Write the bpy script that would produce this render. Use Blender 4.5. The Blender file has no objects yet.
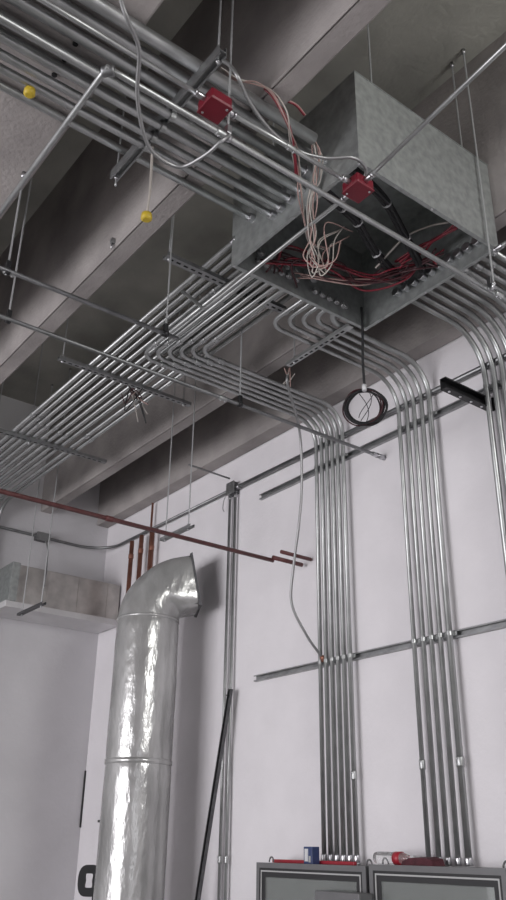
import bpy, bmesh, math, random
from mathutils import Vector, Matrix, noise

random.seed(7)
S = bpy.context.scene
COL = S.collection

# ------------------------------------------------------------------ camera
YAW, PITCH, ROLL, FPX = 0.92268, 0.44068, 0.01584, 843.6
f = Vector((-math.sin(YAW)*math.cos(PITCH), math.cos(YAW)*math.cos(PITCH), math.sin(PITCH)))
r = Vector((math.cos(YAW), math.sin(YAW), 0)); u = r.cross(f)
c_, s_ = math.cos(ROLL), math.sin(ROLL)
right, up = c_*r + s_*u, c_*u - s_*r
cam = bpy.data.cameras.new('camera'); camo = bpy.data.objects.new('camera', cam); COL.objects.link(camo)
camo.matrix_world = Matrix(((right.x, up.x, -f.x, 0), (right.y, up.y, -f.y, 0), (right.z, up.z, -f.z, 1.6), (0, 0, 0, 1)))
cam.sensor_fit = 'AUTO'; cam.sensor_width = 36; cam.lens = FPX/900*36; cam.clip_start = 0.02
S.camera = camo

# ------------------------------------------------------------------ world, daylight, exposure
W = bpy.data.worlds.new('World'); S.world = W; W.use_nodes = True
W.node_tree.nodes['Background'].inputs[0].default_value = (0.93, 0.94, 1.0, 1)
W.node_tree.nodes['Background'].inputs[1].default_value = 1.0
S.view_settings.view_transform = 'Standard'; S.view_settings.look = 'None'
S.view_settings.gamma = 1; S.view_settings.use_curve_mapping = False
S.view_settings.exposure = 0.5

def area(name, loc, direction, sx, sy, power, col):
    l = bpy.data.lights.new(name, 'AREA'); l.shape = 'RECTANGLE'; l.size = sx; l.size_y = sy
    l.energy = power; l.color = col
    o = bpy.data.objects.new(name, l); COL.objects.link(o); o.location = loc
    o.rotation_euler = Vector(direction).to_track_quat('-Z', 'Z').to_euler()
    return o
# daylight standing in the roller door and the window of the wall behind the camera
area('door_daylight', (-4.1, -7.1, 1.9), (0, 1, 0), 6.0, 3.6, 400, (1.0, 0.98, 1.0))
area('window_daylight', (3.15, -1.55, 2.0), (-1, 0, 0), 1.5, 1.6, 10, (0.97, 0.98, 1.0))
area('slab_fill_light', (3.3, 2.2, 4.8), (-1, 0, 0), 2.6, 1.8, 170, (1.0, 1.0, 0.96))  # unseen high source added to brighten the slab and pull box side

# ------------------------------------------------------------------ materials
def mat(name, base, metal=0.0, rough=0.5, var=0.0, scale=8, bump=0.0, bscale=60, stretch=None, spec=None, detail=4, vcol=None, **kw):
    m = bpy.data.materials.new(name); m.use_nodes = True
    nt = m.node_tree; N = nt.nodes; L = nt.links; b = N['Principled BSDF']
    b.inputs['Base Color'].default_value = (*base, 1); b.inputs['Metallic'].default_value = metal
    b.inputs['Roughness'].default_value = rough
    for k, v in kw.items(): b.inputs[k.replace('_', ' ')].default_value = v
    if var or bump:
        tc = N.new('ShaderNodeTexCoord'); mp = N.new('ShaderNodeMapping')
        L.new(tc.outputs['Object'], mp.inputs['Vector'])
        if stretch: mp.inputs['Scale'].default_value = stretch
    if var:
        n = N.new('ShaderNodeTexNoise'); n.inputs['Scale'].default_value = scale; n.inputs['Detail'].default_value = detail
        L.new(mp.outputs[0], n.inputs['Vector'])
        cr = N.new('ShaderNodeValToRGB')
        lo = [max(0, c*(1-var)) for c in base]; hi = vcol or [min(1, c*(1+var)) for c in base]
        cr.color_ramp.elements[0].position = .3; cr.color_ramp.elements[1].position = .7
        cr.color_ramp.elements[0].color = (*lo, 1); cr.color_ramp.elements[1].color = (*hi, 1)
        L.new(n.outputs['Fac'], cr.inputs[0]); L.new(cr.outputs[0], b.inputs['Base Color'])
    if bump:
        n2 = N.new('ShaderNodeTexNoise'); n2.inputs['Scale'].default_value = bscale; n2.inputs['Detail'].default_value = 5
        L.new(mp.outputs[0], n2.inputs['Vector'])
        bp = N.new('ShaderNodeBump'); bp.inputs['Strength'].default_value = bump; bp.inputs['Distance'].default_value = .02
        L.new(n2.outputs['Fac'], bp.inputs['Height']); L.new(bp.outputs[0], b.inputs['Normal'])
    return m

M = dict(
    concrete=mat('concrete', (.33, .305, .298), 0, .85, .28, 2.2, .25, 40, detail=8),
    slab=mat('slab_concrete', (.40, .395, .36), 0, .9, .3, 1.6, .2, 30, detail=8),
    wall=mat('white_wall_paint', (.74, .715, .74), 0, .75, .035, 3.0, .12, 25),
    wall_shaded=mat('shaded_white_wall_paint', (.62, .61, .63), 0, .8, .05, 2.0, .12, 25),  # wall paint with the left wall's dimmer light put into its colour
    floor=mat('floor_concrete', (.24, .235, .225), 0, .6, .2, 1.5),
    emt=mat('galvanized_conduit', (.40, .41, .41), .8, .38, .14, 9, 0.04, 150),
    emt_dull=mat('dull_conduit', (.27, .275, .28), 1.0, .45, .2, 9),
    zinc=mat('bright_zinc_fitting', (.52, .52, .54), 1.0, .28),
    strut=mat('strut_steel', (.33, .335, .34), .9, .45, .18, 14),
    rod=mat('threaded_rod_steel', (.5, .51, .52), .6, .4),
    sheet=mat('galvanized_sheet', (.37, .388, .384), .75, .48, .16, 22, .04, 30, detail=2),
    foil=mat('duct_foil', (.45, .45, .445), .5, .22, .22, 5, .3, 22, stretch=(1, 1, .45), detail=6),
    ductmetal=mat('duct_sheet', (.46, .44, .42), .9, .33, .22, 6, .1, 12),
    lit_wrap=mat('duct_lit_wrap', (.62, .61, .62), .2, .5, .06, 6),  # pale tone carries the light falling on the duct's underside
    flex=mat('armoured_cable_steel', (.34, .34, .345), .8, .45),
    redbox=mat('red_box_paint', (.15, .005, .016), 0, .4, .1, 10),
    redpipe=mat('red_brown_pipe', (.11, .035, .035), 0, .45, .2, 15),
    copper=mat('copper_pipe', (.27, .12, .085), .5, .5, .25, 12),
    black=mat('black_insulation', (.008, .008, .01), 0, .6),
    blackpaint=mat('black_painted_steel', (.02, .02, .022), .3, .4),
    redwire=mat('red_insulation', (.17, .01, .022), 0, .35),
    darkred=mat('dark_red_insulation', (.045, .01, .014), 0, .4),
    pinkwire=mat('pale_pink_insulation', (.36, .24, .22), 0, .4),
    whitewire=mat('white_insulation', (.4, .37, .34), 0, .4),
    yellow=mat('yellow_plastic', (.5, .36, .03), 0, .45),
    grey=mat('grey_cabinet_paint', (.14, .14, .145), .1, .45, .06, 9),
    greylight=mat('pale_gasket_strip', (.42, .42, .42), 0, .5),
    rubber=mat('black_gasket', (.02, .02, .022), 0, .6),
    panelwhite=mat('cabinet_back_plate', (.62, .65, .62), 0, .5),
    redtool=mat('red_tool_paint', (.34, .02, .035), 0, .4),
    maroon=mat('maroon_cloth', (.07, .014, .022), 0, .8, .25, 30, .3, 80),
    blue=mat('dark_blue_print', (.03, .05, .14), 0, .4),
    label=mat('pale_print', (.62, .62, .64), 0, .5),
    clear=mat('clear_plastic', (.93, .93, .93), 0, .12, Transmission_Weight=.85, IOR=1.3),
    dark=mat('dark_void', (.01, .01, .01), 0, .9),
    barsteel=mat('dark_bar_steel', (.10, .10, .105), .6, .5, .2, 12),
)

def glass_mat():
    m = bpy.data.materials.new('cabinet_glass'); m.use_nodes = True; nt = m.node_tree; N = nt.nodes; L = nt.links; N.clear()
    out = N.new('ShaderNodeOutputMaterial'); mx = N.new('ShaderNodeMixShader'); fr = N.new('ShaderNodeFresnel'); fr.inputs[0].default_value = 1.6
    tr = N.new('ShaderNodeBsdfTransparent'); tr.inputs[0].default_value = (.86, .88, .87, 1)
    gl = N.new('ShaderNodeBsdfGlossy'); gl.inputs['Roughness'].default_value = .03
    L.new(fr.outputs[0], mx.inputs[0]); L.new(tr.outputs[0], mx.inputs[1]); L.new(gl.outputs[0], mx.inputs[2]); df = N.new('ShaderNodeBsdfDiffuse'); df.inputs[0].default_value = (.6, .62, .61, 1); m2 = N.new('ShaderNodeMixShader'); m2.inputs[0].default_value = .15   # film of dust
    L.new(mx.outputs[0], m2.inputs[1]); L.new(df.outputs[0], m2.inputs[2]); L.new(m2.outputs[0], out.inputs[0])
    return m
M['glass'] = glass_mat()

# ------------------------------------------------------------------ mesh helpers
class MB:
    def __init__(s): s.v = []; s.f = []; s.sm = []
    def add(s, vs, fs, smooth=False):
        o = len(s.v); s.v += [tuple(x) for x in vs]
        for q in fs: s.f.append([i+o for i in q]); s.sm.append(smooth)
        return s
    def box(s, x0, x1, y0, y1, z0, z1, b=0):
        if b:
            bm = bmesh.new(); bmesh.ops.create_cube(bm, size=1)
            for v in bm.verts: v.co = Vector(((x0+x1)/2+v.co.x*(x1-x0), (y0+y1)/2+v.co.y*(y1-y0), (z0+z1)/2+v.co.z*(z1-z0)))
            bmesh.ops.bevel(bm, geom=bm.edges[:], offset=b, segments=2, affect='EDGES', profile=.5)
            bm.verts.index_update()
            s.add([v.co for v in bm.verts], [[v.index for v in q.verts] for q in bm.faces]); bm.free(); return s
        vs = [(x, y, z) for x in (x0, x1) for y in (y0, y1) for z in (z0, z1)]
        return s.add(vs, [(0, 1, 3, 2), (4, 6, 7, 5), (0, 4, 5, 1), (2, 3, 7, 6), (0, 2, 6, 4), (1, 5, 7, 3)])
    def tube(s, pts, r, seg=10, caps=True):
        pts = [Vector(p) for p in pts]; n = len(pts)
        rs = r if isinstance(r, (list, tuple)) else [r]*n
        t0 = (pts[1]-pts[0]).normalized()
        a = Vector((0, 0, 1)) if abs(t0.z) < .9 else Vector((1, 0, 0))
        nx = t0.cross(a).normalized(); vs = []
        for i, p in enumerate(pts):
            t = (pts[min(i+1, n-1)]-pts[max(i-1, 0)]).normalized()
            nx = (nx - t*nx.dot(t)).normalized(); ny = t.cross(nx)
            for k in range(seg):
                an = 2*math.pi*k/seg
                vs.append(p + rs[i]*(math.cos(an)*nx + math.sin(an)*ny))
        fs = []
        for i in range(n-1):
            for k in range(seg):
                k2 = (k+1) % seg
                fs.append((i*seg+k, i*seg+k2, (i+1)*seg+k2, (i+1)*seg+k))
        s.add(vs, fs, True)
        if caps:
            o = len(s.v)-len(vs)
            s.f.append([o+k for k in range(seg)][::-1]); s.sm.append(False)
            s.f.append([o+(n-1)*seg+k for k in range(seg)]); s.sm.append(False)
        return s
    def pipe(s, pts, r, wall=.003, seg=10):
        """open-ended pipe with a visible bore"""
        pts = [Vector(p) for p in pts]
        s.tube(pts, r, seg, False)
        e = len(s.v)-seg; st = len(s.v)-seg*len(pts)
        for base, t, flip in ((e, (pts[-1]-pts[-2]).normalized(), False), (st, (pts[0]-pts[1]).normalized(), True)):
            c = pts[-1] if base == e else pts[0]
            ring = [Vector(s.v[base+k]) for k in range(seg)]
            inn = [c+(q-c)*(1-wall/r) for q in ring]; deep = [q - t*.05 for q in inn]
            o = len(s.v); s.v += [tuple(q) for q in inn+deep]
            for k in range(seg):
                k2 = (k+1) % seg
                s.f.append([base+k, base+k2, o+k2, o+k]); s.sm.append(False)
                s.f.append([o+k, o+k2, o+seg+k2, o+seg+k]); s.sm.append(True)
            s.f.append([o+seg+k for k in range(seg)]); s.sm.append(False)
        return s
    def prism(s, prof, axis, a, b):
        """profile of 2-D points swept along axis x, y or z"""
        n = len(prof)
        def P(q, t): return {'x': (t, q[0], q[1]), 'y': (q[0], t, q[1]), 'z': (q[0], q[1], t)}[axis]
        vs = [P(q, a) for q in prof]+[P(q, b) for q in prof]
        fs = [(k, (k+1) % n, n+(k+1) % n, n+k) for k in range(n)]
        fs += [tuple(range(n))[::-1], tuple(range(n, 2*n))]
        return s.add(vs, fs)
    def sphere(s, c, r, sc=(1, 1, 1), su=12, sv=8):
        vs = []; fs = []
        for i in range(sv+1):
            th = math.pi*i/sv
            for k in range(su):
                ph = 2*math.pi*k/su
                vs.append((c[0]+r*sc[0]*math.sin(th)*math.cos(ph), c[1]+r*sc[1]*math.sin(th)*math.sin(ph), c[2]+r*sc[2]*math.cos(th)))
        for i in range(sv):
            for k in range(su):
                fs.append((i*su+k, i*su+(k+1) % su, (i+1)*su+(k+1) % su, (i+1)*su+k))
        return s.add(vs, fs, True)
    def build(s, name, m, parent=None, label=None, cat=None, group=None, kind=None, origin=None):
        me = bpy.data.meshes.new(name)
        og = Vector(origin) if origin is not None else Vector((0, 0, 0))
        me.from_pydata([Vector(v)-og for v in s.v], [], s.f)
        bm = bmesh.new(); bm.from_mesh(me); bmesh.ops.remove_doubles(bm, verts=bm.verts, dist=1e-6)
        bmesh.ops.recalc_face_normals(bm, faces=bm.faces); bm.to_mesh(me); bm.free()
        if len(me.polygons) == len(s.sm): me.polygons.foreach_set('use_smooth', s.sm)
        me.materials.append(m); me.update()
        o = bpy.data.objects.new(name, me); COL.objects.link(o)
        if parent is not None:
            pw = Vector(parent.location)
            if parent.parent is not None: pw += parent.parent.location
            o.parent = parent; o.location = og-pw
        else: o.location = og
        return tag(o, label, cat, group, kind)

def tag(o, label=None, cat=None, group=None, kind=None):
    if label: o['label'] = label
    if cat: o['category'] = cat
    if group: o['group'] = group
    if kind: o['kind'] = kind
    return o

def thing(name, label, cat, loc, group=None):
    o = bpy.data.objects.new(name, None); o.empty_display_size = .05; COL.objects.link(o); o.location = loc
    return tag(o, label, cat, group)

def struct(name, mb, m): return mb.build(name, m, kind='structure')

def fillet(pts, rad, n=8):
    """round the inner corners of a polyline"""
    pts = [Vector(p) for p in pts]; rads = rad if isinstance(rad, (list, tuple)) else [rad]*(len(pts)-2)
    out = [pts[0]]
    for i in range(1, len(pts)-1):
        a, p, b = pts[i-1], pts[i], pts[i+1]
        d1, d2 = (a-p).normalized(), (b-p).normalized()
        ang = d1.angle(d2); R = rads[i-1]; t = R/math.tan(ang/2)
        cen = p + (d1+d2).normalized()*(R/math.sin(ang/2))
        q1, q2 = p+d1*t-cen, p+d2*t-cen; sw = math.pi-ang
        ax = q1.cross(q2).normalized()
        for k in range(n+1): out.append(cen + Matrix.Rotation(sw*k/n, 3, ax) @ q1)
    out.append(pts[-1]); return out

def spline(pts, n=8):
    """Catmull-Rom through the points"""
    P = [Vector(p) for p in pts]; P = [2*P[0]-P[1]]+P+[2*P[-1]-P[-2]]; out = []
    for i in range(1, len(P)-2):
        for k in range(n):
            t = k/n; a, b, c, d = P[i-1], P[i], P[i+1], P[i+2]
            out.append(.5*((2*b)+(c-a)*t+(2*a-5*b+4*c-d)*t*t+(3*b-a-3*c+d)*t**3))
    out.append(P[-2]); return out

ORD = ['first', 'second', 'third', 'fourth', 'fifth', 'sixth', 'seventh', 'eighth', 'ninth', 'tenth', 'eleventh', 'twelfth']

def ring(parent, name, p, d, r, ln, m=None, label=None, seg=12):
    p, d = Vector(p), Vector(d).normalized()
    a = MB().tube([p-d*ln/2, p-d*ln*.35, p+d*ln*.35, p+d*ln/2], [r*.93, r, r, r*.93], seg)
    return a.build(name, m or M['zinc'], parent, label)

def conduit(pts, rad, label, group=None, m=None, bends=None, couplings=(), straps=(), connectors=(), open_end=False, cat='conduit', name='conduit', coupling_mat=None):
    """one run of conduit; its fittings are parts"""
    path = fillet(pts, bends) if bends else [Vector(p) for p in pts]
    t = thing(name, label, cat, pts[0], group)
    mb = MB()
    (mb.pipe(path, rad, .0025, 10) if open_end else mb.tube(path, rad, 10)).build('tube', m or M['emt'], t)
    for p, d in couplings:
        plain = coupling_mat is not None
        cp = ring(t, 'coupling', p, d, rad*1.28, .055, coupling_mat or M['emt'])
        if plain: continue
        d = Vector(d).normalized(); sb = MB()
        for q in (-.015, .015):
            c0 = Vector(p)+d*q-Vector((0, 0, 1 if abs(d.z) < .5 else 0))*rad*1.2 + (Vector((0, -1, 0))*rad*1.2 if abs(d.z) >= .5 else Vector())
            n = Vector((0, 0, -1)) if abs(d.z) < .5 else Vector((0, -1, 0))
            sb.tube([c0, c0+n*.008], .0045, 6)
        sb.build('set_screws', M['zinc'], t, kind='stuff')
    for p, d in connectors:
        ring(t, 'connector', p, d, rad*1.3, .04)
        ring(t, 'locknut', Vector(p)+Vector(d).normalized()*.027, d, rad*1.55, .008, seg=8)
    for p, d, n in straps:
        p, d, n = Vector(p), Vector(d).normalized(), Vector(n).normalized()
        sd = d.cross(n); w = .012; a = MB()
        prof = []
        for k in range(9):
            an = math.pi*k/8; prof.append((math.cos(an)*(rad+.003), math.sin(an)*(rad+.003)))
        prof = [(rad+.022, -rad), (rad+.003, -rad)]+prof+[(-rad-.003, -rad)]
        vs = []
        for o in (-w, w):
            for (x, y) in prof: vs.append(p+sd*x+n*y+d*o)
        k = len(prof)
        a.add(vs, [(i, i+1, k+i+1, k+i) for i in range(k-1)])
        a.build('strap', M['emt'], t)
    return t

def channel(mb, p0, p1, w=.041, h=.021, up=(0, 0, 1), t=.0035):
    """U-shaped strut: back towards -up, open side towards +up, with return lips and slots in the back"""
    p0, p1 = Vector(p0), Vector(p1); d = (p1-p0).normalized(); L = (p1-p0).length
    up = Vector(up); sd = d.cross(up).normalized()
    a = w/2; b = h/2; lip = .009
    prof = [(-a, -b), (a, -b), (a, b), (a-lip, b), (a-lip, b-t), (a-t, b-t), (a-t, -b+t), (-a+t, -b+t), (-a+t, b-t), (-a+lip, b-t), (-a+lip, b), (-a, b)]
    vs = [p0+sd*x+up*y for x, y in prof]+[p1+sd*x+up*y for x, y in prof]; n = len(prof)
    fs = [(k, (k+1) % n, n+(k+1) % n, n+k) for k in range(n)]
    fs += [(0, 7, 6, 1), (1, 6, 5, 2), (2, 5, 4, 3), (0, 11, 8, 7), (8, 11, 10, 9)]
    fs += [tuple(n+i for i in q)[::-1] for q in [(0, 7, 6, 1), (1, 6, 5, 2), (2, 5, 4, 3), (0, 11, 8, 7), (8, 11, 10, 9)]]
    return mb.add(vs, fs)

def strut(p0, p1, label, w=.041, h=.021, up=(0, 0, 1), double=False, m=None, name='strut_channel', group=None, slots=True):
    t = thing(name, label, 'strut', p0, group); up = Vector(up)
    p0, p1 = Vector(p0), Vector(p1)
    if double:
        channel(MB(), p0+up*h/2, p1+up*h/2, w, h, up).build('channel', m or M['strut'], t)
        channel(MB(), p0-up*h/2, p1-up*h/2, w, h, -up).build('channel', m or M['strut'], t)
    else:
        channel(MB(), p0, p1, w, h, up).build('channel', m or M['strut'], t)
        if slots:
            d = (p1-p0).normalized(); sd = d.cross(up).normalized(); a = MB(); L = (p1-p0).length; k = .04
            while k < L-.03:
                q = p0+d*k-up*(h/2+.0006)
                a.add([q-d*.014-sd*.007, q+d*.014-sd*.007, q+d*.014+sd*.007, q-d*.014+sd*.007,
                       q-d*.014-sd*.007+up*.001, q+d*.014-sd*.007+up*.001, q+d*.014+sd*.007+up*.001, q-d*.014+sd*.007+up*.001],
                      [(0, 1, 2, 3), (4, 7, 6, 5), (0, 4, 5, 1), (1, 5, 6, 2), (2, 6, 7, 3), (3, 7, 4, 0)])
                k += .05
            if a.v: a.build('slots', M['dark'], t, kind='stuff')
    return t

def rod(x, y, z0, z1, label, group=None, nuts=(), lean=(0, 0), rad=.0058, anchor=True):
    t = thing('threaded_rod', label, 'rod', (x, y, z0), group)
    n = int((z1-z0)/.02); pts = [(x+lean[0]*k/n, y+lean[1]*k/n, z0+(z1-z0)*k/n) for k in range(n+1)]
    rs = [rad*(1.0 if k % 2 else .86) for k in range(n+1)]
    MB().tube(pts, rs, 6).build('shaft', M['rod'], t)
    for z in nuts: MB().tube([(x, y, z-.006), (x, y, z+.006)], .0105, 6).build('nut', M['zinc'], t)
    if anchor: MB().tube([(pts[-1][0], pts[-1][1], z1-.035), (pts[-1][0], pts[-1][1], z1)], .012, 6).build('anchor', M['zinc'], t)
    return t

def cable(pts, rad, label, m, name='cable', cat='cable', group=None, ridged=False, n=8, seg=7, ends=None):
    path = spline(pts, n)
    if ridged:
        L = sum((path[i+1]-path[i]).length for i in range(len(path)-1)); k = int(L/.006)
        out = [path[0]]; acc = 0; step = L/k; i = 0; cur = path[0]
        for j in range(1, len(path)):
            a, b = path[j-1], path[j]; dl = (b-a).length
            while acc+dl >= step*len(out) and len(out) < k:
                out.append(a.lerp(b, (step*len(out)-acc)/dl))
            acc += dl
        out.append(path[-1]); path = out
        rs = [rad*(1.06 if q % 2 else .9) for q in range(len(path))]
    else: rs = rad
    a = MB().tube(path, rs, seg)
    if ends is None: return a.build(name, m, None, label, cat, group, origin=pts[0])
    t = thing(name, label, cat, pts[0], group); a.build('sheath', m, t)
    return t

# ================================================================== THE ROOM
XW, YW, ZC, ZB = -7.87, 4.0, 5.9, 4.725          # left wall, conduit wall, slab underside, beam soffits
struct('floor', MB().box(XW-.2, 3.4, -7.2, YW+.2, -.2, 0), M['floor'])
struct('ceiling', MB().box(XW-.2, 3.4, -7.2, YW+.2, ZC, ZC+.2), M['slab'])
struct('wall_back', MB().box(XW-.2, 3.4, YW, YW+.2, 0, ZC), M['wall'])
struct('wall_left', MB().box(XW-.2, XW, -7.2, YW, 0, ZC), M['wall_shaded'])
# wall behind the camera with its roller-door opening, wall on the other side with a window opening and a high opening added for the fill light
w = MB(); w.box(XW, -7.2, -7.2, -7.0, 0, ZC); w.box(-1.0, 3.4, -7.2, -7.0, 0, ZC); w.box(-7.2, -1.0, -7.2, -7.0, 3.8, ZC)
struct('wall_front', w, M['wall'])
w = MB(); w.box(3.2, 3.4, -7.0, -2.3, 0, ZC); w.box(3.2, 3.4, -.8, YW, 0, 3.85); w.box(3.2, 3.4, -.8, .85, 3.85, 5.75); w.box(3.2, 3.4, -.8, YW, 5.75, ZC); w.box(3.2, 3.4, 3.55, YW, 3.85, 5.75); w.box(3.2, 3.4, -2.3, -.8, 0, 1.2); w.box(3.2, 3.4, -2.3, -.8, 2.8, ZC)
struct('wall_right', w, M['wall'])
def beam(y0, y1):
    """precast stem with tapered sides and a drip groove near one lower edge"""
    prof = [(y0, ZB+.005), (y0+.005, ZB), (y0+.009, ZB), (y0+.009, ZB+.012), (y0+.017, ZB+.012), (y0+.017, ZB), (y1-.012, ZB), (y1, ZB+.012), (y1+.03, ZC+.02), (y0-.03, ZC+.02)]
    return struct('concrete_beam', MB().prism(prof, 'x', XW+.005, 3.19), M['concrete'])
b1 = beam(.30, 1.10)
b2 = beam(1.71, 1.835)
b3 = beam(3.205, 3.325)
struct('concrete_beam', MB().prism([(3.86, ZB), (3.99, ZB), (3.998, ZC+.02), (3.83, ZC+.02)], 'x', XW+.005, 3.19), M['concrete'])
for k in range(8):
    x = -2.20-.103*k
    MB().tube([(x, .905, ZB+.01), (x, .905, ZB-.006)], .013, 8).build('insert', M['dark'], b1)
for k in range(3):
    yy = -1.2-2.2*k
    beam(yy, yy+.125); beam(yy+.735, yy+.86)
struct('corner_crack_strip', MB().box(XW+.001, XW+.012, 3.985, 3.999, 1.75, 2.25), M['rubber'])  # thin dark strip standing for the crack along the corner

# ================================================================== ROUND FOIL DUCT
DX, DY, DR = -6.02, 3.5, .255
duct = thing('foil_wrapped_duct', 'tall round silver foil wrapped duct rising beside the corner and bending to the wall', 'duct', (DX, DY, 0))
def wrinkle(p, amp): return amp*(noise.noise(Vector(p)*Vector((5, 5, 3.2)).length*.35) + .5*noise.noise(Vector((p[0]*16, p[1]*16, p[2]*9))))
def foil_tube(name, z0, z1, taper=0.0, amp=.0035, seg=56):
    rows = int((z1-z0)/.03); vs = []; fs = []
    for i in range(rows+1):
        z = z0+(z1-z0)*i/rows; t = i/rows
        for k in range(seg):
            an = 2*math.pi*k/seg
            q = (DX+DR*math.cos(an), DY+DR*math.sin(an), z)
            rr = DR + wrinkle(q, amp) + .002*math.sin(3*an+z*1.7) - taper*(math.exp(-(z1-z)/.02)+math.exp(-(z-z0)/.02))
            vs.append((DX+rr*math.cos(an), DY+rr*math.sin(an), z))
    for i in range(rows):
        for k in range(seg):
            fs.append((i*seg+k, i*seg+(k+1) % seg, (i+1)*seg+(k+1) % seg, (i+1)*seg+k))
    return MB().add(vs, fs, True).build(name, M['foil'], duct)
foil_tube('duct_section', 0.01, 2.18, .006)
foil_tube('duct_section', 2.18, 3.27, .006)
ring(duct, 'foil_tape_seam', (DX, DY, 2.18), (0, 0, 1), DR+.004, .05, M['foil'], 'wrinkled foil tape joint around the duct', 56)
hv = Vector((.475, .88, 0)).normalized(); sv = Vector((hv.y, -hv.x, 0)); UPV = Vector((0, 0, 1)); vs = []; fs = []; rows, seg = 26, 56
R0, ZE, TH, TAIL = .32, 3.27, math.radians(78), .10
def elbow_at(t):
    th = TH*min(1, t/.8); tail = TAIL*max(0, t-.8)/.2
    ax = hv*math.sin(th)+UPV*math.cos(th)
    cen = Vector((DX, DY, ZE))+hv*R0*(1-math.cos(th))+UPV*R0*math.sin(th)+ax*tail
    return cen, ax, -hv*math.cos(th)+UPV*math.sin(th)       # centre, run, outwards from the bend
for i in range(rows+1):
    t = i/rows; cen, ax, nrm = elbow_at(t)
    e = 2+5*max(0, t-.45)/.55; hw = DR*(1-.2*t); hh = DR*(1-.13*t)
    for k in range(seg):
        an = 2*math.pi*k/seg; ca, sa = math.cos(an), math.sin(an)
        rr = (abs(ca)**e+abs(sa)**e)**(-1/e)
        q = cen+sv*(hw*rr*ca)+nrm*(hh*rr*sa)
        q += (q-cen).normalized()*wrinkle(q, .006)
        vs.append(q)
for i in range(rows):
    for k in range(seg): fs.append((i*seg+k, i*seg+(k+1) % seg, (i+1)*seg+(k+1) % seg, (i+1)*seg+k))
MB().add(vs, fs, True).build('elbow', M['foil'], duct)
cen, ax, nrm = elbow_at(1)
fl = MB()
def loop(s, o): return [cen+ax*o+sv*(x*s*DR*.8)+nrm*(y*s*DR*.87) for x, y in ((-1, -1), (1, -1), (1, 1), (-1, 1))]
A, B, C2, D2 = loop(1.0, 0), loop(1.03, .02), loop(.93, .02), loop(.9, -.1)
fl.add(A+B+C2+D2, [(a+k, a+(k+1) % 4, a+4+(k+1) % 4, a+4+k) for a in (0, 4, 8) for k in range(4)]+[(12, 13, 14, 15)])
fl.build('mouth_flange', M['barsteel'], duct, 'dark raw edge of the duct mouth')
ring(duct, 'foil_tape_seam', (DX, DY, 3.28), (0, 0, 1), DR+.003, .03, M['foil'], None, 56)

# rectangular duct on the left wall
rd = thing('rectangular_duct', 'rectangular sheet metal duct stub mounted high on the left wall behind the foil duct', 'duct', (-7.6, 3.4, 3.6))
x0, x1 = XW+.001, -7.45
MB().box(x0, x1, 2.90, 3.98, 3.63, 3.99, .004).build('body', M['ductmetal'], rd)
MB().box(x0, x1+.03, 2.80, 3.985, 3.57, 3.63, .006).build('lit_bottom_wrap', M['lit_wrap'], rd, 'wrapped ledge under the duct, light put in its pale colour')
MB().box(x0, x1+.03, 2.82, 2.90, 3.63, 4.0, .004).build('end_flange', M['sheet'], rd)
for y in (3.2, 3.52, 3.84): MB().box(x1, x1+.006, y, y+.012, 3.635, 3.985).build('seam', M['ductmetal'], rd)

# copper pipes rising behind the duct
for k, (x, y, zt, rr, lab) in enumerate(((-7.13, 3.9, 4.36, .022, 'copper pipe stub standing nearest the wall corner behind the duct'),
                                    (-6.98, 3.92, 4.385, .022, 'middle copper pipe stub of the three behind the duct'),
                                    (-6.77, 3.92, 4.36, .020, 'copper pipe stub closest to the duct elbow'))):
    t = thing('copper_pipe', lab, 'pipe', (x, y, 0), 'copper pipes behind the duct')
    MB().pipe([(x, y, 0), (x, y, 2), (x, y, zt)], rr, .003, 12).build('tube', M['copper'], t)
    ring(t, 'collar', (x, y, zt-.16), (0, 0, 1), rr*1.18, .05, M['copper'])
t = thing('thin_copper_pipe', 'thin copper pipe running taller than the three stubs behind the duct', 'pipe', (-6.86, 3.95, 0))
MB().tube([(-6.86, 3.95, 0), (-6.86, 3.95, 4.70)], .011, 10).build('tube', M['copper'], t)

# ================================================================== WALL STRUTS
strut((-5.19, 3.985, 2.763), (-1.2, 3.985, 2.763), 'long horizontal grey strut crossing the white wall at half height', w=.045, h=.028, up=(0, -1, 0), slots=False)
strut((-5.15, 3.985, 4.235), (-1.2, 3.985, 4.235), 'long horizontal grey strut crossing the white wall below the conduit bends', w=.045, h=.028, up=(0, -1, 0), slots=False)

# ================================================================== HANGING PULL BOX
BX0, BX1, BY0, BY1, BZ0, BZ1 = -3.09, -2.085, 2.17, 3.195, 4.5, 5.08
pb = thing('pull_box', 'large galvanized sheet steel pull box hung open side down under the beams', 'box', ((BX0+BX1)/2, (BY0+BY1)/2, BZ0))
T = .004
MB().box(BX1-T, BX1, BY0, BY1, BZ0, BZ1).build('side_panel', M['sheet'], pb)
MB().box(BX0, BX0+T, BY0, BY1, BZ0, BZ1).build('side_panel', M['sheet'], pb)
MB().box(BX0+T, BX1-T, BY0, BY0+T, BZ0, BZ1).build('side_panel', M['sheet'], pb)
MB().box(BX0+T, BX1-T, BY1-T, BY1, BZ0, BZ1).build('side_panel', M['sheet'], pb)
MB().box(BX0-.004, BX1+.004, BY0-.004, BY1+.004, BZ1, BZ1+T).build('top_panel', M['sheet'], pb)
F = .022
MB().box(BX0, BX1, BY0, BY0+F, BZ0-.004, BZ0).build('rim_flange', M['sheet'], pb)
MB().box(BX0, BX1, BY1-F, BY1, BZ0-.004, BZ0).build('rim_flange', M['sheet'], pb)
MB().box(BX0, BX0+F, BY0+F, BY1-F, BZ0-.004, BZ0).build('rim_flange', M['sheet'], pb)
MB().box(BX1-F, BX1, BY0+F, BY1-F, BZ0-.004, BZ0).build('rim_flange', M['sheet'], pb)
sc = MB()
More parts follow.
